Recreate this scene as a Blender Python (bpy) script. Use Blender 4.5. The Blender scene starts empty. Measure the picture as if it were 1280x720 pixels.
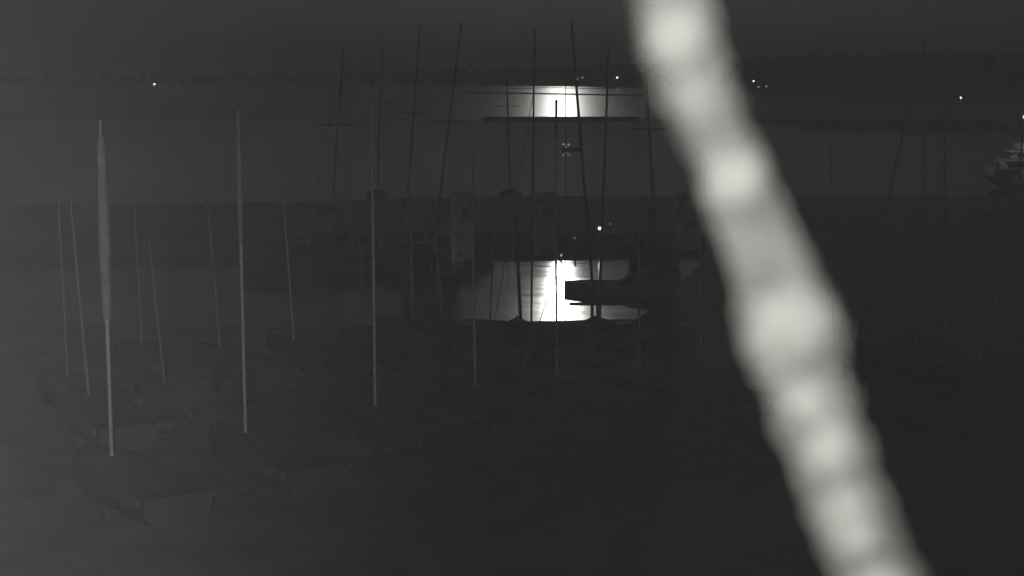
import bpy, bmesh, math, random
from mathutils import Vector, Matrix, noise
random.seed(7)
R = math.radians
S = bpy.context.scene
COL = S.collection

# ------------------------------------------------------------------ camera
H = 8.2                       # camera height above the water
F = 1900.0                    # focal length in pixels of a 1280-wide frame
PITCH = math.atan(265.0 / F)
cam_d = bpy.data.cameras.new('camera')
cam = bpy.data.objects.new('camera', cam_d); COL.objects.link(cam)
cam.location = (0, 0, H)
cam.rotation_euler = (math.pi/2 - PITCH, 0, 0)
cam_d.sensor_width = 36.0
cam_d.lens = 36.0 * F / 1280.0
cam_d.clip_start = 0.02
cam_d.clip_end = 9000
cam_d.dof.use_dof = True
cam_d.dof.focus_distance = 55.0
cam_d.dof.aperture_fstop = 4.0
S.camera = cam

# ------------------------------------------------------------------ sky, moon, lamps, exposure
MOON_EL, MOON_AZ = 8.9, math.degrees(math.atan(62.0 / F))     # degrees; azimuth right of straight ahead
w = bpy.data.worlds.new('World'); S.world = w; w.use_nodes = True
nt = w.node_tree; nt.nodes.clear()
sky = nt.nodes.new('ShaderNodeTexSky'); sky.sky_type = 'NISHITA'; sky.sun_disc = False
sky.sun_elevation = R(MOON_EL); sky.sun_rotation = R(MOON_AZ)
sky.air_density = 1.0; sky.dust_density = 0.3; sky.ozone_density = 1.0
bw = nt.nodes.new('ShaderNodeRGBToBW')                        # an infrared night camera sees no colour
bg = nt.nodes.new('ShaderNodeBackground'); bg.inputs['Strength'].default_value = 0.026
out = nt.nodes.new('ShaderNodeOutputWorld')
nt.links.new(sky.outputs[0], bw.inputs[0]); nt.links.new(bw.outputs[0], bg.inputs[0]); nt.links.new(bg.outputs[0], out.inputs[0])

sun_d = bpy.data.lights.new('moon', 'SUN'); sun_d.energy = 1.3; sun_d.angle = R(0.5); sun_d.color = (1, 0.98, 0.92)
sun = bpy.data.objects.new('moon', sun_d); COL.objects.link(sun)
sun.location = (20, 600, 120)
to_moon = Vector((math.sin(R(MOON_AZ))*math.cos(R(MOON_EL)), math.cos(R(MOON_AZ))*math.cos(R(MOON_EL)), math.sin(R(MOON_EL))))
sun.rotation_euler = to_moon.to_track_quat('Z', 'Y').to_euler()

# infrared floodlight left of the camera, and the small infrared ring of the camera itself
fl_d = bpy.data.lights.new('infrared_floodlight', 'SPOT'); fl_d.energy = 330000; fl_d.color = (1, 1, 0.99)
fl_d.spot_size = R(52); fl_d.spot_blend = 1.0; fl_d.shadow_soft_size = 0.08
fl = bpy.data.objects.new('infrared_floodlight', fl_d); COL.objects.link(fl)
fl.location = (-0.8, 0.2, H + 0.15)
fl.rotation_euler = (-Vector((-0.46, 1, -0.24))).to_track_quat('Z', 'Y').to_euler()
ri_d = bpy.data.lights.new('infrared_ring', 'POINT'); ri_d.energy = 3500; ri_d.color = (1, 1, 0.985); ri_d.shadow_soft_size = 0.03
ri = bpy.data.objects.new('infrared_ring', ri_d); COL.objects.link(ri)
ri.location = (-0.07, 0.02, H + 0.05)

S.view_settings.view_transform = 'Standard'; S.view_settings.look = 'None'
S.view_settings.exposure = -4.0; S.view_settings.gamma = 1.0; S.view_settings.use_curve_mapping = False
S.render.engine = 'CYCLES'
S.cycles.max_bounces = 6; S.cycles.volume_bounces = 0
S.cycles.sample_clamp_indirect = 20.0
S.cycles.use_denoising = True

# ------------------------------------------------------------------ helpers
FW = Vector((0, math.cos(PITCH), -math.sin(PITCH))); UP = Vector((0, math.sin(PITCH), math.cos(PITCH))); RT = Vector((1, 0, 0))
def ray(px, py): return FW + RT * ((px - 640) / F) + UP * ((360 - py) / F)
def at_y(px, py, Y):
    d = ray(px, py); return Vector((0, 0, H)) + d * (Y / d.y)
def at_z(px, py, z):
    d = ray(px, py); return Vector((0, 0, H)) + d * ((z - H) / d.z)

def mat(name, v, rough=0.8, var=0.25, scale=3.0, metallic=0.0, bump=0.0, spec=0.3, warm=0.98):
    m = bpy.data.materials.new(name); m.use_nodes = True
    n = m.node_tree; b = n.nodes['Principled BSDF']
    b.inputs['Roughness'].default_value = rough; b.inputs['Metallic'].default_value = metallic
    b.inputs['Specular IOR Level'].default_value = spec
    tc = n.nodes.new('ShaderNodeTexCoord'); no = n.nodes.new('ShaderNodeTexNoise')
    no.inputs['Scale'].default_value = scale; no.inputs['Detail'].default_value = 6
    n.links.new(tc.outputs['Object'], no.inputs['Vector'])
    cr = n.nodes.new('ShaderNodeValToRGB')
    lo, hi = v*(1-var), v*(1+var)
    cr.color_ramp.elements[0].position = 0.3; cr.color_ramp.elements[0].color = (lo, lo, lo*warm, 1)
    cr.color_ramp.elements[1].position = 0.7; cr.color_ramp.elements[1].color = (hi, hi, hi*warm, 1)
    n.links.new(no.outputs['Fac'], cr.inputs['Fac']); n.links.new(cr.outputs['Color'], b.inputs['Base Color'])
    if bump:
        bp = n.nodes.new('ShaderNodeBump'); bp.inputs['Strength'].default_value = bump; bp.inputs['Distance'].default_value = 0.05
        n.links.new(no.outputs['Fac'], bp.inputs['Height']); n.links.new(bp.outputs['Normal'], b.inputs['Normal'])
    return m

def water_mat(name, rough, bump, sx, sy, dist=0.1, ramp=None, coat=0.0):
    m = bpy.data.materials.new(name); m.use_nodes = True
    n = m.node_tree; b = n.nodes['Principled BSDF']
    b.inputs['Base Color'].default_value = (0.006, 0.006, 0.006, 1)
    b.inputs['Roughness'].default_value = rough; b.inputs['IOR'].default_value = 1.33
    if bump:
        tc = n.nodes.new('ShaderNodeTexCoord'); mp = n.nodes.new('ShaderNodeMapping')
        mp.inputs['Scale'].default_value = (sx, sy, 1)
        no = n.nodes.new('ShaderNodeTexNoise'); no.inputs['Scale'].default_value = 1.0; no.inputs['Detail'].default_value = 3
        bp = n.nodes.new('ShaderNodeBump'); bp.inputs['Strength'].default_value = bump; bp.inputs['Distance'].default_value = dist
        n.links.new(tc.outputs['Object'], mp.inputs['Vector']); n.links.new(mp.outputs[0], no.inputs['Vector'])
        n.links.new(no.outputs['Fac'], bp.inputs['Height']); n.links.new(bp.outputs['Normal'], b.inputs['Normal'])
    if coat: b.inputs['Coat Weight'].default_value = coat; b.inputs['Coat Roughness'].default_value = 0.5; b.inputs['Coat IOR'].default_value = 1.33
    if ramp:      # the water lies calmer in the lee of the mole and is ruffled towards the quay
        tc = n.nodes.new('ShaderNodeTexCoord'); se = n.nodes.new('ShaderNodeSeparateXYZ'); mr = n.nodes.new('ShaderNodeMapRange')
        mr.inputs['From Min'].default_value = ramp[0]; mr.inputs['From Max'].default_value = ramp[1]
        mr.inputs['To Min'].default_value = ramp[2]; mr.inputs['To Max'].default_value = ramp[3]
        mp = n.nodes.new('ShaderNodeMapping'); mp.inputs['Scale'].default_value = (0.35, 1.1, 1)
        no = n.nodes.new('ShaderNodeTexNoise'); no.inputs['Scale'].default_value = 1.0; no.inputs['Detail'].default_value = 4
        sc = n.nodes.new('ShaderNodeMath'); sc.operation = 'MULTIPLY_ADD'; sc.inputs[1].default_value = 0.10; sc.inputs[2].default_value = -0.05
        ad = n.nodes.new('ShaderNodeMath'); ad.operation = 'ADD'; ad.use_clamp = True
        n.links.new(tc.outputs['Object'], se.inputs[0]); n.links.new(se.outputs['Y'], mr.inputs['Value'])
        n.links.new(tc.outputs['Object'], mp.inputs[0]); n.links.new(mp.outputs[0], no.inputs['Vector']); n.links.new(no.outputs['Fac'], sc.inputs[0])
        n.links.new(mr.outputs[0], ad.inputs[0]); n.links.new(sc.outputs[0], ad.inputs[1]); n.links.new(ad.outputs[0], b.inputs['Roughness'])
    return m

def glow_mat(name, strength):
    m = bpy.data.materials.new(name); m.use_nodes = True
    b = m.node_tree.nodes['Principled BSDF']
    b.inputs['Base Color'].default_value = (0.8, 0.8, 0.78, 1)
    b.inputs['Emission Color'].default_value = (1, 0.98, 0.92, 1); b.inputs['Emission Strength'].default_value = strength
    return m

M = dict(
    grass=mat('dark_grass', 0.028, 0.95, 0.45, 0.9, bump=0.6),
    concrete=mat('old_concrete', 0.05, 0.9, 0.3, 1.2, bump=0.3),
    mole=mat('dark_tarmac', 0.010, 0.95, 0.3, 0.8, bump=0.3, spec=0.1),
    hillside=mat('wooded_hillside', 0.03, 1.0, 0.4, 0.02, spec=0.0),
    foliage=mat('far_foliage', 0.025, 1.0, 0.4, 0.3, spec=0.0),
    hull=mat('dull_gelcoat', 0.05, 0.6, 0.2, 2.0),
    dark_hull=mat('dark_hull', 0.013, 0.9, 0.2, 2.0, spec=0.05),
    dinghy_hull=mat('grey_dinghy_hull', 0.019, 0.9, 0.2, 2.0, spec=0.05),
    cover=mat('dark_boat_cover', 0.025, 0.95, 0.3, 4.0, bump=0.3, spec=0.1),
    lit_cover=mat('lit_boat_cover', 0.04, 0.95, 0.3, 3.0, bump=0.3, spec=0.1),  # paler copy of the boat cover, infrared light put into its colour
    alloy=mat('matt_alloy', 0.11, 0.6, 0.25, 9.0),
    half_lit_alloy=mat('half_lit_alloy', 0.2, 0.6, 0.2, 7.0),  # paler copy of the mast alloy, missing floodlight put into the colour
    lit_alloy=mat('lit_alloy', 0.6, 0.6, 0.15, 6.0),  # palest mast alloy, its colour makes up for floodlight that misses these masts
    dull_alloy=mat('weathered_alloy', 0.055, 0.7, 0.3, 6.0),
    dark_spar=mat('dark_painted_spar', 0.13, 0.8, 0.3, 5.0, spec=0.1),
    cloth=mat('grey_sailcloth', 0.40, 0.95, 0.25, 5.0, bump=0.3, spec=0.0),  # tone raised to make up for weak floodlight on the hanging sails
    sleeve=mat('pale_sail_sleeve', 0.075, 0.95, 0.2, 6.0, bump=0.3, spec=0.0),
    rubber=mat('black_rubber', 0.02, 0.9, 0.2, 8.0, spec=0.1),
    steel=mat('galvanised_steel', 0.03, 0.7, 0.3, 8.0),
    white=mat('white_gelcoat', 0.55, 0.5, 0.12, 1.5),
    glass=mat('dark_window_glass', 0.015, 0.15, 0.2, 2.0, spec=0.5),
    dust=mat('pale_dust_fluff', 0.047, 1.0, 0.2, 60.0, spec=0.0, warm=0.93),
    timber=mat('wet_timber', 0.03, 0.9, 0.4, 3.0, spec=0.1),
)
G_HI = glow_mat('lamp_glow_bright', 120.0)
G_MID = glow_mat('lamp_glow', 90.0)
G_LO = glow_mat('lamp_glow_dim', 14.0)
G_FAINT = glow_mat('lamp_glow_faint', 2.2)

def link(name, bm, m, parent=None, loc=None, smooth=True):
    me = bpy.data.meshes.new(name)
    bmesh.ops.recalc_face_normals(bm, faces=bm.faces)
    bm.to_mesh(me); bm.free()
    if smooth:
        for p in me.polygons: p.use_smooth = True
        if hasattr(me, 'set_sharp_from_angle'): me.set_sharp_from_angle(angle=R(40))
    me.materials.append(m)
    o = bpy.data.objects.new(name, me); COL.objects.link(o)
    if parent: o.parent = parent
    if loc is not None: o.location = loc
    return o
def tag(o, label=None, cat=None, group=None, kind=None):
    if label: o['label'] = label
    if cat: o['category'] = cat
    if group: o['group'] = group
    if kind: o['kind'] = kind
    return o
def thing(name, loc, rz, label, cat, group=None):
    o = bpy.data.objects.new(name, None); COL.objects.link(o)
    o.empty_display_size = 0.3
    o.location = loc; o.rotation_euler = (0, 0, rz)
    return tag(o, label, cat, group)
def box(bm, c, s, bev=0.0, rot=None):
    r = bmesh.ops.create_cube(bm, size=1.0)
    vs = r['verts']
    for v in vs:
        v.co = Vector((v.co.x*s[0], v.co.y*s[1], v.co.z*s[2]))
        if rot is not None: v.co = rot @ v.co
        v.co += Vector(c)
    if bev:
        es = list({e for v in vs for e in v.link_edges})
        bmesh.ops.bevel(bm, geom=es, offset=bev, segments=2, affect='EDGES')
def tube(bm, pts, rads, seg=8, cap=True):
    rings = []
    n = len(pts); pts = [Vector(p) for p in pts]
    for i, p in enumerate(pts):
        d = (pts[min(i+1, n-1)] - pts[max(i-1, 0)]).normalized()
        a = d.cross(Vector((0, 1, 0.01)) if abs(d.y) < 0.9 else Vector((1, 0, 0))).normalized(); b = d.cross(a)
        r = rads[i] if isinstance(rads, (list, tuple)) else rads
        rings.append([bm.verts.new(p + (a*math.cos(2*math.pi*k/seg) + b*math.sin(2*math.pi*k/seg))*r) for k in range(seg)])
    for i in range(n-1):
        for k in range(seg):
            bm.faces.new((rings[i][k], rings[i][(k+1) % seg], rings[i+1][(k+1) % seg], rings[i+1][k]))
    if cap: bm.faces.new(rings[0][::-1]); bm.faces.new(rings[-1])
def loft(bm, sections, cap=True, closed=True):
    rs = [[bm.verts.new(p) for p in s] for s in sections]
    m = len(rs[0])
    for i in range(len(rs)-1):
        for k in range(m if closed else m-1):
            bm.faces.new((rs[i][k], rs[i][(k+1) % m], rs[i+1][(k+1) % m], rs[i+1][k]))
    if cap:
        bm.faces.new(rs[0][::-1]); bm.faces.new(rs[-1])
def prism(bm, poly, z0, z1):
    lo = [bm.verts.new((x, y, z0)) for x, y in poly]; hi = [bm.verts.new((x, y, z1)) for x, y in poly]
    n = len(poly)
    bm.faces.new(lo[::-1]); bm.faces.new(hi)
    for i in range(n): bm.faces.new((lo[i], lo[(i+1) % n], hi[(i+1) % n], hi[i]))
def sphere(bm, c, r, sub=2, sc=(1, 1, 1)):
    ret = bmesh.ops.create_icosphere(bm, subdivisions=sub, radius=r)
    for v in ret['verts']: v.co = Vector((v.co.x*sc[0], v.co.y*sc[1], v.co.z*sc[2])) + Vector(c)
def hull_bm(L, B, D, sheer=0.15, keel=0.0, rise=0.75):
    """round-bilged hull along +X, deck edge at z=D, keel line at z=keel"""
    bm = bmesh.new(); secs = []
    for i in range(13):
        t = i/12.0; x = -L/2 + L*t
        b = B/2*(0.80 + 0.20*math.sin(math.pi*min(1, t/0.6)/2*1.0)) if t < 0.45 else B/2*max(0.02, math.cos(math.pi/2*((t-0.45)/0.55)**1.6))
        z1 = D + sheer*(2*t-0.8)**2*0.6
        k = keel + (D-keel)*rise*max(0, (t-0.7)/0.3)**2
        s = []
        for j in range(9):
            a = math.pi*j/8.0
            yy = -math.cos(a); zz = 1 - math.sin(a)**0.7
            s.append((x, b*(abs(yy)**0.6)*(1 if yy > 0 else -1), k + (z1-k)*zz))
        secs.append(s)
    loft(bm, secs)
    return bm

# ------------------------------------------------------------------ haze
bm = bmesh.new(); box(bm, (200, 1480, 29), (3600, 3080, 68))
hz = link('haze', bm, bpy.data.materials.new('night_haze'), smooth=False); tag(hz, kind='stuff')
hm = hz.data.materials[0]; hm.use_nodes = True; hm.node_tree.nodes.clear()
pv = hm.node_tree.nodes.new('ShaderNodeVolumePrincipled'); ho = hm.node_tree.nodes.new('ShaderNodeOutputMaterial')
pv.inputs['Color'].default_value = (0.9, 0.9, 0.9, 1); pv.inputs['Density'].default_value = 0.0010; pv.inputs['Anisotropy'].default_value = 0.0
hm.node_tree.links.new(pv.outputs[0], ho.inputs['Volume'])

# ------------------------------------------------------------------ ground and water
def sheet(name, poly, z, m):
    bm = bmesh.new(); bm.faces.new([bm.verts.new((x, y, z)) for x, y in poly])
    return tag(link(name, bm, m, smooth=False), kind='structure')
Z0 = 0.7
quay_poly = [(-70, -35), (90, -35), (90, 96), (11.6, 95.5), (9.4, 72), (7.4, 60), (5.2, 51), (3.9, 46.8), (-0.6, 46.2), (-2.2, 45.4), (-9, 45.2), (-22, 46), (-70, 48)]
bm = bmesh.new(); prism(bm, quay_poly, -1.2, Z0); tag(link('ground', bm, M['grass'], smooth=False), kind='structure')
sheet('basin_water', [(-400, 44), (-3, 44), (12, 44), (12, 80), (-16, 76), (-400, 76)], 0.0, water_mat('basin_ripples', 0.2, 0.5, 0.5, 2.2, 0.02, ramp=(71.5, 53, 0.05, 0.155), coat=0.22))
sheet('harbour_water', [(-400, 76), (-16, 76), (12, 80), (400, 80), (400, 292.5), (-400, 292.5)], 0.0, water_mat('sheltered_calm_water', 0.03, 0.0, 1, 1))
sheet('open_water', [(-1500, 292.5), (1700, 292.5), (1700, 3000), (-1500, 3000)], 0.0, water_mat('open_wavelets', 0.20, 0.2, 0.05, 0.4, 0.3))

# the dark mole between the basin and the harbour
bm = bmesh.new(); prism(bm, [(-60, 66), (-30, 68.5), (-4, 71.5), (2.5, 72), (9.6, 73), (11.5, 95.2), (0, 96), (-15.5, 90.5), (-60, 82)], -1.2, 0.7)
tag(link('harbour_mole', bm, M['mole'], smooth=False), 'low dark flat mole stretching behind the moonlit basin', 'mole')

# ------------------------------------------------------------------ far shore and hills
shore = [(-1300, 1500, 5), (-900, 1480, 5), (-560, 1450, 6), (-330, 1420, 8), (-120, 1380, 13), (0, 1330, 15), (60, 1230, 17), (105, 1000, 18),
         (130, 760, 19), (160, 660, 20), (230, 610, 19), (330, 585, 19), (600, 560, 18), (1200, 560, 18)]
def lerp_shore(t):
    k = t*(len(shore)-1); i = min(int(k), len(shore)-2); f = k-i
    return [shore[i][j]*(1-f) + shore[i+1][j]*f for j in range(3)]
bm = bmesh.new(); rows = []
NS = 420
for i in range(NS+1):
    x, y, h = lerp_shore(i/NS)
    hh = h*(0.70 + 0.22*noise.noise(Vector((i*0.045, 3.1, 0))) + 0.10*noise.noise(Vector((i*0.31, 7.7, 0))))
    back = Vector((x*0.25+20, y, 0)).normalized()
    prof = [(0, -1), (3, 0.9), (25, hh*0.45), (70, hh*0.85), (120, hh), (260, hh*0.6)]
    rows.append([bm.verts.new((x + back.x*d, min(y + back.y*d, 3010), z)) for d, z in prof])
for i in range(NS):
    for k in range(5): bm.faces.new((rows[i][k], rows[i+1][k], rows[i+1][k+1], rows[i][k+1]))
tag(link('hills', bm, M['hillside']), kind='structure')
bm = bmesh.new()
for i in range(1500):
    t = random.random()**0.6; x, y, h = lerp_shore(t); d = random.choice((random.uniform(15, 60), random.uniform(60, 130)))
    back = Vector((x*0.25+20, y, 0)).normalized()
    zz = h*0.75*min(1, 0.25 + d/95.0)
    r = random.uniform(2.0, 4.2)
    ret = bmesh.ops.create_icosphere(bm, subdivisions=1, radius=r)
    for v in ret['verts']:
        q = v.co*(1 + 0.35*noise.noise(v.co*0.6 + Vector((i, 0, 0))))
        v.co = Vector((q.x*1.1, q.y, q.z*0.9)) + Vector((x + back.x*d, min(y + back.y*d, 3000), zz + r*0.35))
tag(link('far_woodland', bm, M['foliage']), kind='stuff')

# ------------------------------------------------------------------ breakwater, booms, beacon out on the water
bm = bmesh.new()
for i in range(3):
    x0 = -5.5 + i*10; box(bm, (x0+4.9, 293.0, 0.1), (9.99, 2.2, 0.75), 0.08)
tag(link('floating_breakwater', bm, M['timber']), 'dark straight floating breakwater along the near edge of the far moonlit water', 'breakwater')
def boom(pts, r, label):
    bm = bmesh.new(); ps = [at_z(x, y, 0.05) for x, y in pts]
    full = []
    for a, b in zip(ps[:-1], ps[1:]):
        for k in range(6): full.append(a.lerp(b, k/6))
    full.append(ps[-1])
    tube(bm, full, r, 8)
    tag(link('floating_boom', bm, M['timber']), label, 'floating boom')
boom([(560, 115.6), (640, 117), (700, 118.2), (760, 119.2), (830, 120)], 0.55, 'long dark floating boom crossing the middle of the far moonlit water')
boom([(640, 111.0), (690, 109.6), (720, 110.6), (770, 111.2)], 0.35, 'thin dark floating boom close under the far shore, farther out of the two')
b = at_z(695, 151, 0.0); b.y = 291.2; b.x = 55.0/F*291.2*1.0
t = thing('beacon_pile', (b.x, b.y, -1.0), 0, 'thick dark mooring pile standing against the breakwater in the far moonlight', 'pile')
bm = bmesh.new(); tube(bm, [(0, 0, 0), (0, 0, 4.3)], 0.24, 12); link('post', bm, M['timber'], t)
bm = bmesh.new(); tube(bm, [(0, 0, 4.3), (0, 0, 4.45), (0, 0, 4.75)], [0.32, 0.32, 0.06], 12); link('cap', bm, M['timber'], t)

# small raft with lights in the harbour
p = at_z(708, 187, 0)
t = thing('mooring_raft', (p.x, p.y, 0), 0.1, 'small pale raft with tiny lights floating alone in the harbour', 'raft')
bm = bmesh.new(); box(bm, (0.6, 0, 0.12), (2.3, 1.2, 0.3), 0.05); link('float', bm, M['steel'], t)
for dx, dz in ((-0.35, 0.55), (0.25, 0.5), (-0.05, 0.25)):
    bm = bmesh.new(); tube(bm, [(dx, 0, 0.2), (dx, 0, dz)], 0.03, 6); po = link('light_post', bm, M['steel'], t)
    bm = bmesh.new(); sphere(bm, (dx, 0, dz+0.05), 0.075, 2); link('light', bm, G_LO, po)

# ------------------------------------------------------------------ lamps on the far shore and on the mole
def lamp(px, py, Y, r, g, label, zfoot, post=True, group=None, dx=None):
    p = at_y(px, py, Y)
    t = thing('shore_lamp', (p.x, p.y, zfoot), 0, label, 'lamp', group)
    h = p.z - zfoot
    bm = bmesh.new(); tube(bm, [(0, 0, 0), (0, 0, max(0.15, h - r))], max(0.05, r*0.18), 8); link('lamp_post', bm, M['dark_spar'], t)
    bm = bmesh.new(); sphere(bm, (0, 0, h), r, 2); link('lamp_head', bm, g, t)
    return t
lamp(193, 105.3, 1340, 0.75, G_HI, 'bright lone lamp at far left on the distant shore', 0.5)
lamp(221, 105.5, 1340, 0.5, G_LO, 'faint lamp just right of the bright one at far left shore', 0.5)
lamp(303, 101, 1360, 0.5, G_LO, 'faint lone lamp on the left shore above the second mast', 0.5)
lamp(722, 99, 1150, 0.55, G_LO, 'dim lower lamp of the close pair above the far moonlit water', 1.0)
lamp(728, 97, 1160, 0.6, G_LO, 'dim higher lamp of the close pair above the far moonlit water', 1.0)
lamp(771.5, 97, 1050, 0.55, G_MID, 'small sharp lamp on the hillside left of the blurred strand', 1.0)
lamp(831, 106, 700, 0.34, G_MID, 'shore lamp seen at the left edge of the blurred strand', 1.0)
lamp(942, 101.5, 640, 0.26, G_HI, 'small bright lamp on the hillside just right of the blurred strand', 1.0)
lamp(948, 108.5, 620, 0.26, G_LO, 'very faint lamp low on the shore right of the strand, left of its pair', 1.0)
lamp(958, 108, 620, 0.26, G_LO, 'very faint lamp low on the shore right of the strand, right of its pair', 1.0)
lamp(1201, 122, 572, 0.27, G_HI, 'bright lamp at the waterline of the right hand shore', 0.6)
lamp(749.5, 285.5, 73, 0.060, G_HI, 'brightest small lamp standing on the dark mole', 0.7)
lamp(718.5, 297.5, 70.5, 0.055, G_FAINT, 'dim low lamp at the mole edge left of the brightest one', -0.3)
lamp(763, 280, 74, 0.05, G_FAINT, 'dim low lamp on the mole right of the brightest one', 0.7)
lamp(701.5, 319, 68, 0.04, G_LO, 'small glowing ball added on a low pile for the water glint at the upper edge of the basin glare', -0.3)  # no real lamp, a glowing ball added for a reflection on the water

# ------------------------------------------------------------------ sailing yachts moored at the mole
def yacht(base, top, rz, label, boomed=True, k=1.0):
    """base, top: mast foot and mast head in the world"""
    t = thing('sailing_yacht', (base.x, base.y, 0), rz, label, 'yacht', 'yachts moored along the mole')
    inv = Matrix.Rotation(-rz, 3, 'Z')
    loc = lambda p: inv @ (p - Vector((base.x, base.y, 0)))
    bm = hull_bm(7.4*k, 2.4*k, 0.95*k, 0.2*k, -0.4); link('hull', bm, M['dark_hull'], t, (-0.6*k, 0, 0))
    bm = bmesh.new()
    secs = []
    for x, hw, z in ((-2.2, 0.72, 1.25), (-1.6, 0.8, 1.42), (0.4, 0.7, 1.35), (1.3, 0.45, 1.12)):
        secs.append([(x, -hw-0.08, 0.93), (x, -hw, z-0.08), (x, -hw*0.6, z), (x, hw*0.6, z), (x, hw, z-0.08), (x, hw+0.08, 0.93)])
    secs = [[tuple(c*k for c in q) for q in s_] for s_ in secs]
    loft(bm, secs); cab = link('cabin', bm, M['dark_hull'], t)
    bm = bmesh.new()
    bm.free()
    for s in (-1, 1):
        bm = bmesh.new(); box(bm, (-0.6*k, s*0.79*k, 1.22*k), (1.3*k, 0.03, 0.16*k), 0.01); link('window', bm, M['glass'], cab)
    f, h = loc(Vector((base.x, base.y, 1.3*k))), loc(top)
    bm = bmesh.new(); tube(bm, [f, f.lerp(h, .5), h], [0.068, 0.06, 0.032], 10); ms = link('mast', bm, M['dark_spar'], t)
    bm = bmesh.new()
    c = f.lerp(h, 0.58); tube(bm, [c + Vector((-0.05, -0.75, -0.05)), c, c + Vector((-0.05, 0.75, -0.05))], 0.022, 6); link('spreader', bm, M['dark_spar'], ms)
    if boomed:
      bm = bmesh.new(); bx = f.lerp(h, 0.10); tube(bm, [bx, bx + Vector((-2.9, 0, 0.05))], 0.05, 8); bo = link('boom', bm, M['dark_spar'], t)
      bm = bmesh.new(); tube(bm, [bx + Vector((-0.05, 0, 0.3)), bx + Vector((-0.8, 0, 0.22)), bx + Vector((-2.0, 0, 0.16)), bx + Vector((-2.85, 0, 0.12))], [0.17, 0.16, 0.13, 0.08], 10); link('sail_cover', bm, M['cover'], bo)
    bm = bmesh.new(); tube(bm, [h, Vector((2.9, 0, 1.05))*k], 0.012, 5); link('forestay', bm, M['dark_spar'], ms)
    bm = bmesh.new(); tube(bm, [h, Vector((-4.1, 0, 1.02))*k], 0.012, 5); link('backstay', bm, M['dark_spar'], ms)
    return t
yl = [((413, 318, 67.0), (430, 55), 1.45, 'dark moored yacht farthest left along the mole, mast barely visible'),
      ((472, 252, 97.5), (478, 42), -1.5, 'dark yacht moored beyond the mole, behind the tallest bare pale mast'),
      ((507, 318, 67.0), (525, 30), -1.5, 'dark moored yacht with mast leaning right, left of the most leaning one'),
      ((541, 352, 59.0), (577, 28), 1.6, 'dark moored yacht nearest in the basin, with the most strongly leaning mast'),
      ((638, 246, 99.5), (632, 55), 1.6, 'dark yacht moored beyond the mole with an upright mast left of the far glare'),
      ((818, 318, 66.0), (806, 62), -1.6, 'dark moored yacht in the basin corner left of the blurred strand')]
for (bx, by, Y), (tx, ty), rz, lab in yl:
    yacht(at_y(bx, by, Y), at_y(tx, ty, Y), rz, lab, Y < 90, 1.0 if Y < 90 else 0.62)
# low covered workboats on the basin side of the mole
def rowboat(px, py, rz, L, label):
    p = at_z(px, py, 0)
    t = thing('moored_launch', (p.x, p.y, 0), rz, label, 'boat', 'low launches on the basin side of the mole')
    link('hull', hull_bm(L, L*0.36, 0.62, 0.2, -0.25), M['dark_hull'], t)
    bm = bmesh.new(); secs = []
    for k in range(7):
        u = k/6; x = -L*0.47 + u*L*0.85; hw = L*0.17*(1 if u < 0.5 else max(0.1, math.cos((u-0.5)*math.pi*0.95))); z = 0.66 + 0.38*math.sin(math.pi*min(1, u+0.25))
        secs.append([(x, -hw, 0.64), (x, -hw*0.6, z*0.93), (x, 0, z), (x, hw*0.6, z*0.93), (x, hw, 0.64)])
    loft(bm, secs); link('cover', bm, M['cover'], t)
rowboat(380, 338, 0.1, 5.0, 'low dark launch moored at the left end of the mole')
rowboat(460, 332, 1.5, 4.6, 'low dark launch moored on the basin side, between two others')
rowboat(592, 328, 1.35, 4.6, 'low dark launch moored nearest the glare on the basin side')

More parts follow.
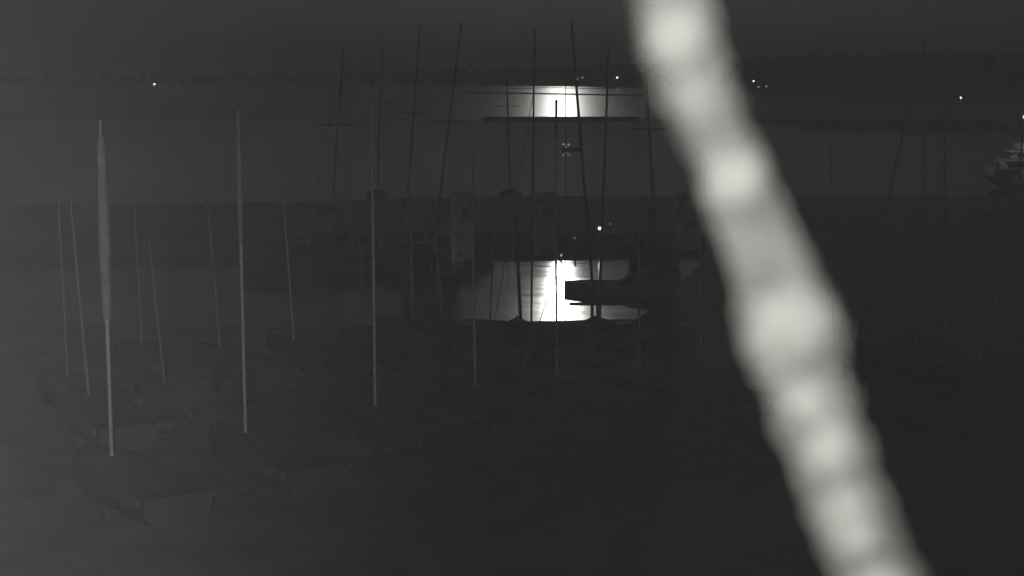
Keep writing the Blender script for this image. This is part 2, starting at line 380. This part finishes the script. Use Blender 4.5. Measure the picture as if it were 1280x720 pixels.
# ------------------------------------------------------------------ dinghies parked ashore
def dinghy(bp, tp, label, rz, hullmat='dinghy_hull', covmat='cover', mast='alloy', mr=0.032, sleeve=None, cloth=None, stay=False, zdeck=0.70, scale=1.0, group='dinghies parked ashore with masts up', Y=None):
    base = at_z(bp[0], bp[1], Z0 + zdeck) if Y is None else at_y(bp[0], bp[1], Y)
    top = at_y(tp[0], tp[1], base.y)
    t = thing('sailing_dinghy', (base.x, base.y, Z0), rz, label, 'dinghy', group)
    inv = Matrix.Rotation(-rz, 3, 'Z')
    L = 4.2*scale; B = 1.5*scale
    link('hull', hull_bm(L, B, 0.62*scale + 0.1, 0.12, 0.22), M[hullmat], t, (-0.75*scale, 0, 0))
    zd = base.z - Z0
    bm = bmesh.new(); secs = []
    for k in range(9):
        u = k/8; x = -0.75*scale - L/2 + 0.1 + u*(L - 0.25)
        hw = B/2*(0.92 if u < 0.45 else max(0.06, 0.92*math.cos(math.pi/2*((u-0.45)/0.55)**1.5)))
        ridge = zd + (0.20 if group == 'dinghies along the water edge' else 0.16)*scale - 0.22*abs(u-0.66)
        e = 0.62*scale + 0.07 + 0.05*(2*u-.8)**2
        secs.append([(x, -hw*1.03, e-0.1), (x, -hw*0.98, e+0.05), (x, -hw*0.5, (e+ridge)/2 + 0.0), (x, 0, ridge), (x, hw*0.5, (e+ridge)/2), (x, hw*0.98, e+0.05), (x, hw*1.03, e-0.1)])
    loft(bm, secs); link('cover', bm, M[covmat], t)
    f = inv @ Vector((0, 0, zd - 0.1)); h = inv @ (top - Vector((base.x, base.y, Z0)))
    bm = bmesh.new(); tube(bm, [f, f.lerp(h, .5), h], [mr, mr, mr*0.7], 10); ms = link('mast', bm, M[mast], t)
    bm = bmesh.new()
    tube(bm, [(-0.4-L*0.5, 0, 0.28), (0.9*scale, 0, 0.28), (1.5*scale, 0, 0.42)], 0.03, 6)
    tube(bm, [(-1.2*scale, -0.6, 0.2), (-1.2*scale, 0.6, 0.2)], 0.025, 6)
    tube(bm, [(0.9*scale, 0, 0.28), (0.9*scale, 0, 0.0)], 0.03, 6)
    tr = link('trolley', bm, M['steel'], t)
    for s in (-1, 1):
        bm = bmesh.new(); tube(bm, [(-1.2*scale, s*0.62-0.05, 0.2), (-1.2*scale, s*0.62+0.05, 0.2)], 0.2, 16); link('wheel', bm, M['rubber'], tr)
    if sleeve:
        y0, y1, wpx = sleeve
        a, b = (base.z*0, 0), 0
        def on(py):
            k = (bp[1]-py)/(bp[1]-tp[1]); return f.lerp(h, max(0, min(1, k)))
        wr = wpx*base.y/F/2
        n = 14; pts = [on(y1 + (y0-y1)*i/n) for i in range(n+1)]
        rd = [wr*(0.55 + 0.45*math.sin(math.pi*min(1, 0.12+i/n*0.85)))*(1+0.14*noise.noise(Vector((i*0.7, bp[0], 0)))) for i in range(n+1)]
        bm = bmesh.new(); tube(bm, pts, rd, 12); link('sail_sleeve', bm, M['sleeve'], t)
    if cloth:
        y0, y1, wpx = cloth
        def on(py):
            k = (bp[1]-py)/(bp[1]-tp[1]); return f.lerp(h, max(0, min(1, k)))
        wd = wpx*base.y/F
        lx = inv @ Vector((-1, 0, 0)); ly = inv @ Vector((0, 1, 0))
        bm = bmesh.new(); secs = []
        for i in range(9):
            py = y0 + (y1-y0)*i/8; c = on(py); s = []
            ring = []
            for j in range(10):
                u = j/9; ring.append(c + lx*(wd*u + mr) + ly*(0.045*math.sin(u*13 + i*0.25)*min(1, u*4)) + Vector((0, 0, -0.10*u*wd*(1+i*0.1))))
            secs.append([r + ly*0.006 for r in ring] + [r - ly*0.006 for r in reversed(ring)])
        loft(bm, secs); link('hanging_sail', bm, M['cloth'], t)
    if stay:
        bm = bmesh.new(); tube(bm, [f.lerp(h, stay), Vector((1.3*scale, 0, zd+0.05))], 0.010, 5); link('forestay', bm, M[mast], ms)
    return t
RZ = math.atan2(0.81, -0.59)
# the front row of seven, left to right
dinghy((140, 580), (125, 150), 'front row dinghy with thick pale sail sleeve on its mast, nearest of all', RZ, mr=0.034, sleeve=(168, 392, 15))
dinghy((307, 550), (297, 138), 'front row dinghy with slim sail sleeve round its upper mast', RZ, mr=0.032, sleeve=(138, 300, 7))
dinghy((469, 515), (464, 100), 'front row dinghy with the tallest bare mast', RZ, mast='half_lit_alloy', mr=0.028)
dinghy((594, 490), (590, 160), 'front row dinghy with hanging grey sail, left of the glare', RZ, mast='lit_alloy', mr=0.027, cloth=(236, 320, 26))
dinghy((696, 478), (694, 165), 'front row dinghy whose mast crosses the brightest glare', RZ, mast='lit_alloy', mr=0.029, cloth=(236, 312, 27), stay=0.45)
dinghy((800, 470), (797, 150), 'front row dinghy with bare mast between the glare and the blurred strand', RZ, mast='lit_alloy', mr=0.022)
dinghy((877, 465), (875, 170), 'front row dinghy with hanging grey sail just left of the blurred strand', RZ, mast='lit_alloy', mr=0.026, cloth=(236, 307, 30))
# rows behind, on the left
dl = 'dull_alloy'
dinghy((112, 503), (88, 250), 'dinghy with leaning faint mast just left of the thick sleeved mast', RZ-0.1, mast=dl, mr=0.03)
dinghy((85, 478), (72, 235), 'leftmost dinghy with faint thin mast', RZ, mast=dl, mr=0.026)
dinghy((178, 438), (167, 245), 'far dinghy with faint mast just right of the thick sleeved mast', RZ, mast=dl, mr=0.026)
dinghy((207, 486), (186, 300), 'dinghy with short faint leaning mast, beside the slim sleeved mast', RZ, mast=dl, mr=0.022)
dinghy((276, 442), (259, 250), 'dinghy with leaning mast close left of the slim sleeved mast', RZ, mast=dl, mr=0.03)
dinghy((368, 432), (355, 255), 'dinghy with bright leaning mast right of the slim sleeved mast', RZ, mast='alloy', mr=0.028)
dinghy((458, 424), (446, 250), 'dinghy with faint mast just left of the tallest bare mast', RZ, mast=dl, mr=0.026)
# along the water's edge, seen against the basin
SH = 'dinghies along the water edge'
dinghy((516, 407), (513, 255), 'covered dinghy at the water edge, left end, long dark hull', 2.55, mr=0.03, mast='dark_spar', Y=41.0, scale=1.05, group=SH)
dinghy((554, 412), (541, 255), 'covered dinghy at the water edge with thick dark mast left of the dull water', 1.9, mr=0.055, mast='dark_spar', Y=41.4, scale=1.0, group=SH)
dinghy((612, 411), (619, 250), 'dinghy with light painted into its cover at the water edge below the dull water', 2.75, covmat='lit_cover', mr=0.02, mast='dark_spar', Y=40.8, scale=1.1, group=SH)
dinghy((664, 411), (668, 35), 'keelboat at the water edge with tall dark mast at the left edge of both glares', 2.5, mr=0.03, mast='dark_spar', Y=40.0, scale=0.95, group=SH, stay=0.8)
dinghy((707, 411), (707, 104), 'dinghy at the water edge with very thin mast right of the brightest glare', 2.4, mr=0.014, mast='dark_spar', Y=40.2, scale=0.85, group=SH)
dinghy((651, 404), (643, 235), 'dinghy at the water edge with broad footed mast left of the glare', 1.7, mr=0.05, mast='dark_spar', Y=41.6, scale=0.8, group=SH)
# on the right, beyond the blurred strand
RR = 2.0
dinghy((1066, 432), (1156, 50), 'dinghy with strongly tilted mast just right of the blurred strand', RR, mast='lit_alloy', mr=0.035)
dinghy((1041, 428), (1039, 120), 'dinghy with thin upright mast close right of the blurred strand', RR, mast='lit_alloy', mr=0.016)
dinghy((1147, 440), (1158, 95), 'dinghy on the right with upright mast crossing the tilted one', RR, mast='lit_alloy', mr=0.022)
dinghy((1182, 436), (1180, 85), 'dinghy on the right with the broadest upright mast', RR, mast='lit_alloy', mr=0.034)
dinghy((1220, 458), (1256, 340), 'dinghy on the right with short tilted mast', RR, mast='lit_alloy', mr=0.03)

# ------------------------------------------------------------------ keelboat on a trailer in front of the glare
def trailer_boat():
    Y = 44.0
    c = at_y(775, 402, Y)
    t = thing('cabin_boat', (c.x, 44.0, Z0-0.0), math.pi - 0.12, 'small dark cabin boat on its trailer jutting in front of the basin glare', 'boat')
    z0 = at_y(740, 379, Y).z - Z0; z1 = at_y(740, 354, Y).z - Z0
    bm = hull_bm(3.3, 1.35, z1, 0.05, z0, 0.12); link('hull', bm, M['dark_hull'], t)
    bm = bmesh.new(); secs = []
    for x, hw, z in ((-1.5, 0.5, z1+0.3), (-1.0, 0.5, z1+0.48), (-0.5, 0.5, z1+0.42), (0.05, 0.38, z1+0.05)):
        secs.append([(x, -hw-0.06, z1-0.02), (x, -hw, z-0.08), (x, -hw*0.6, z), (x, hw*0.6, z), (x, hw, z-0.08), (x, hw+0.06, z1-0.02)])
    loft(bm, secs); link('cabin', bm, M['cover'], t)
    bm = bmesh.new()
    tube(bm, [(-1.6, 0, z0+0.02), (1.5, 0, z0-0.05)], 0.05, 8)
    tube(bm, [(-1.0, -0.55, 0.26), (-1.0, 0.55, 0.26)], 0.05, 8)
    tube(bm, [(0.82, 0, z0-0.02), (0.82, 0, 0)], 0.05, 8); tube(bm, [(0.62, 0.1, z0-0.02), (0.62, 0.1, 0)], 0.08, 8)
    tr = link('trailer', bm, M['dark_spar'], t)
    for s in (-1, 1):
        bm = bmesh.new(); tube(bm, [(-1.0, s*0.6-0.08, 0.26), (-1.0, s*0.6+0.08, 0.26)], 0.26, 18); link('wheel', bm, M['rubber'], tr)
    m0 = Vector((0.82, 0, z1)); inv = Matrix.Rotation(-(math.pi-0.12), 3, 'Z')
    top = inv @ (at_y(714, 28, Y) - Vector((c.x, 44.0, Z0)))
    bm = bmesh.new(); tube(bm, [m0, m0.lerp(top, .5), top], [0.045, 0.045, 0.03], 10); link('mast', bm, M['dark_spar'], t)
trailer_boat()
dinghy((748, 408), (761, 60), 'dinghy at the water edge with right leaning dark mast under the cabin boat', 1.6, mr=0.04, mast='dark_spar', Y=42.2, scale=0.75, group=SH)

# upturned tenders on the right shore, their pale bottoms up
def tender(px, py, rz, L, label):
    p = at_z(px, py, Z0)
    t = thing('upturned_tender', (p.x, p.y, Z0), rz, label, 'tender', 'upturned tenders on the grass')
    bm = hull_bm(L, L*0.42, 0.0, 0.05, 0.42); link('hull', bm, M['hull'], t)
    bm = bmesh.new(); tube(bm, [(-L*0.45, 0, 0.43), (L*0.1, 0, 0.45), (L*0.3, 0, 0.36)], 0.025, 6); link('keel_strip', bm, M['dull_alloy'], t)
tender(813, 386, 2.6, 1.9, 'upturned pale tender on the grass nearer the water, upper of two')
tender(806, 421, 3.0, 2.3, 'upturned pale tender lying on the grass, lower of two')

# ------------------------------------------------------------------ right edge: lit cruiser, lamp post and gangway
LPp = at_z(1275, 226, Z0); LPt = at_y(1275, 146, LPp.y)
t = thing('lamp_post', (LPp.x, LPp.y, Z0), 0, 'lit lamp post at the right edge of the picture', 'lamp post')
hh = LPt.z - Z0
bm = bmesh.new(); tube(bm, [(0, 0, 0), (0, 0, hh)], [0.07, 0.05], 10); link('post', bm, M['steel'], t)
bm = bmesh.new(); tube(bm, [(0, 0, hh-0.06), (0.35, -0.1, hh+0.04), (0.8, -0.15, hh+0.05)], 0.035, 8); ar = link('arm', bm, M['steel'], t)
bm = bmesh.new(); box(bm, (0.62, -0.15, hh), (0.36, 0.16, 0.10), 0.03); link('lamp_head', bm, G_LO, ar)
bm = bmesh.new(); sphere(bm, (0.06, -0.05, hh), 0.09, 2, (1, 1, 1.5)); link('lamp_globe', bm, G_LO, ar)
ld = bpy.data.lights.new('lamp_post_light', 'POINT'); ld.energy = 900; ld.shadow_soft_size = 0.08; ld.color = (1, 0.98, 0.92)
lo = bpy.data.objects.new('lamp_post_light', ld); COL.objects.link(lo); lo.location = (LPp.x - 0.4, LPp.y + 1.2, LPt.z - 0.5)

def cruiser():
    p = at_z(1236, 210, 0.0); Y = 112.0
    c = Vector((at_y(1238, 210, Y).x + 5.0, Y + 1.6, 0))
    t = thing('motor_cruiser', (c.x, c.y, -0.0), math.pi, 'pale motor cruiser with stacked decks, half cut by the right edge', 'cruiser')
    zt = at_y(1250, 152, Y).z
    link('hull', hull_bm(10.0, 3.2, 1.3, 0.4, -0.5), M['white'], t)
    lv = [(1.28, 1.95, -4.0, 4.2, 1.3), (2.05, 2.6, -3.6, 3.4, 1.2), (2.7, 3.25, -3.2, 2.6, 1.05)]
    for i, (z0, z1, xa, xb, hw) in enumerate(lv):
        bm = bmesh.new(); box(bm, ((xa+xb)/2, 0, (z0+z1)/2), (xb-xa, hw*2, z1-z0), 0.12); dk = link('deckhouse', bm, M['white'], t)
        for s in (-1, 1):
            bm = bmesh.new(); box(bm, ((xa+xb)/2, s*(hw+0.004), (z0+z1)/2+0.05), ((xb-xa)*0.86, 0.02, (z1-z0)*0.42), 0.005)
            link('window', bm, M['glass'], dk)
    bm = bmesh.new(); box(bm, (-0.3, 0, 2.0), (8.2, 2.8, 0.07), 0.02); box(bm, (-0.1, 0, 2.65), (7.2, 2.5, 0.07), 0.02); link('deck_edge', bm, M['white'], t)
    bm = bmesh.new(); tube(bm, [(-1.0, 0, 3.2), (-1.1, 0, 4.3)], 0.05, 8); tube(bm, [(-1.05, -0.5, 3.9), (-1.05, 0.5, 3.9)], 0.03, 6); link('radar_mast', bm, M['dull_alloy'], t)
cruiser()
g0 = at_z(1228, 269, Z0); g1 = at_y(1284, 233, g0.y + 2.0)
t = thing('gangway', g0, 0, 'pale sloping gangway rail rising to the right edge', 'gangway')
d = g1 - g0
bm = bmesh.new(); tube(bm, [(0, 0, 0.05), d], 0.05, 8); link('handrail', bm, M['white'], t)
bm = bmesh.new(); tube(bm, [(0.15, 0.5, 0.0), Vector((d.x, d.y+0.5, 0.12))], 0.06, 8); link('walkway', bm, M['steel'], t)
for k in (0.35, 0.65, 0.97):
    bm = bmesh.new(); q = d*k; tube(bm, [(q.x, q.y, 0.0), (q.x, q.y, q.z)], 0.03, 6); link('post', bm, M['steel'], t)

# ------------------------------------------------------------------ the blurred strand close to the camera
ctr = [(785, -420, 80), (808, -200, 78), (830, -60, 82), (840, 0, 84), (849, 50, 92), (864, 100, 88), (888, 155, 86), (919, 222, 94), (945, 290, 92), (971, 350, 108), (988, 400, 130), (997, 440, 128), (1011, 490, 106), (1031, 555, 102), (1051, 612, 104), (1073, 662, 102), (1094, 715, 102), (1122, 790, 98), (1162, 920, 90), (1220, 1150, 84)]
YD = 0.62
def strand():
    mt = bpy.data.materials.new('dusty_silk'); mt.use_nodes = True
    n = mt.node_tree; b = n.nodes['Principled BSDF']; b.inputs['Roughness'].default_value = 1.0; b.inputs['Specular IOR Level'].default_value = 0.0
    tc = n.nodes.new('ShaderNodeTexCoord'); no = n.nodes.new('ShaderNodeTexNoise'); no.inputs['Scale'].default_value = 42; no.inputs['Detail'].default_value = 2
    mp = n.nodes.new('ShaderNodeMapping'); mp.inputs['Location'].default_value = (0.35, 0.1, 0.62)
    cr = n.nodes.new('ShaderNodeValToRGB')
    cr.color_ramp.elements[0].position = 0.32; cr.color_ramp.elements[0].color = (0.027, 0.027, 0.0255, 1)
    cr.color_ramp.elements[1].position = 0.68; cr.color_ramp.elements[1].color = (0.052, 0.052, 0.048, 1)
    n.links.new(tc.outputs['Object'], mp.inputs[0]); n.links.new(mp.outputs[0], no.inputs['Vector']); n.links.new(no.outputs['Fac'], cr.inputs[0]); n.links.new(cr.outputs[0], b.inputs['Base Color'])
    pts, rad = [], []
    for i in range(len(ctr)-1):
        for k in range(6):
            f = k/6; x = [ctr[i][j]*(1-f) + ctr[i+1][j]*f for j in range(3)]
            pts.append(at_y(x[0], x[1], YD)); rad.append(max(0.002, (x[2]*0.66)*YD/F/2*(1 + 0.10*noise.noise(Vector((i*6+k, 0, 0))*0.45))))
    root = at_y(980, 350, YD)
    t = thing('cobweb_strand', root, 0, 'thick pale out of focus cobweb strand slanting across close in front of everything', 'strand')
    bm = bmesh.new(); tube(bm, [p - root for p in pts], rad, 20)
    for v in bm.verts: v.co += Vector((noise.noise(v.co*90), noise.noise(v.co*90 + Vector((9, 0, 0))), 0))*0.0016
    link('core', bm, mt, t)
    bm = bmesh.new()
    for i in range(700):
        a = random.randrange(0, len(pts)-14); ln = random.randrange(6, 14)
        ang = random.uniform(0, 2*math.pi); off = random.uniform(0.9, 1.55); wob = random.uniform(-0.4, 0.4)
        q = []
        for k in range(ln):
            r = rad[a+k]*(off + 0.12*math.sin(k*0.9 + i)); an = ang + wob*k/ln
            q.append(pts[a+k] - root + Vector((math.cos(an)*r, math.sin(an)*r, 0)))
        tube(bm, q, 0.0005, 4)
    tag(link('loose_fibre', bm, mt, t), kind='stuff')
    for cx, cy, r in ((844, 48, 34), (919, 224, 35), (985, 408, 47), (1010, 497, 31), (1036, 560, 34), (1058, 634, 30), (1070, 668, 27), (1098, 738, 32)):
        bm = bmesh.new(); sphere(bm, (0, 0, 0), r*1.2*YD/F, 3, (1, 1, 1.15))
        for v in bm.verts: v.co *= 1 + 0.22*noise.noise(v.co*120 + Vector((cx, 0, 0)))
        link('dust_clump', bm, M['dust'], t, at_y(cx, cy, YD - 0.006) - root)
strand()
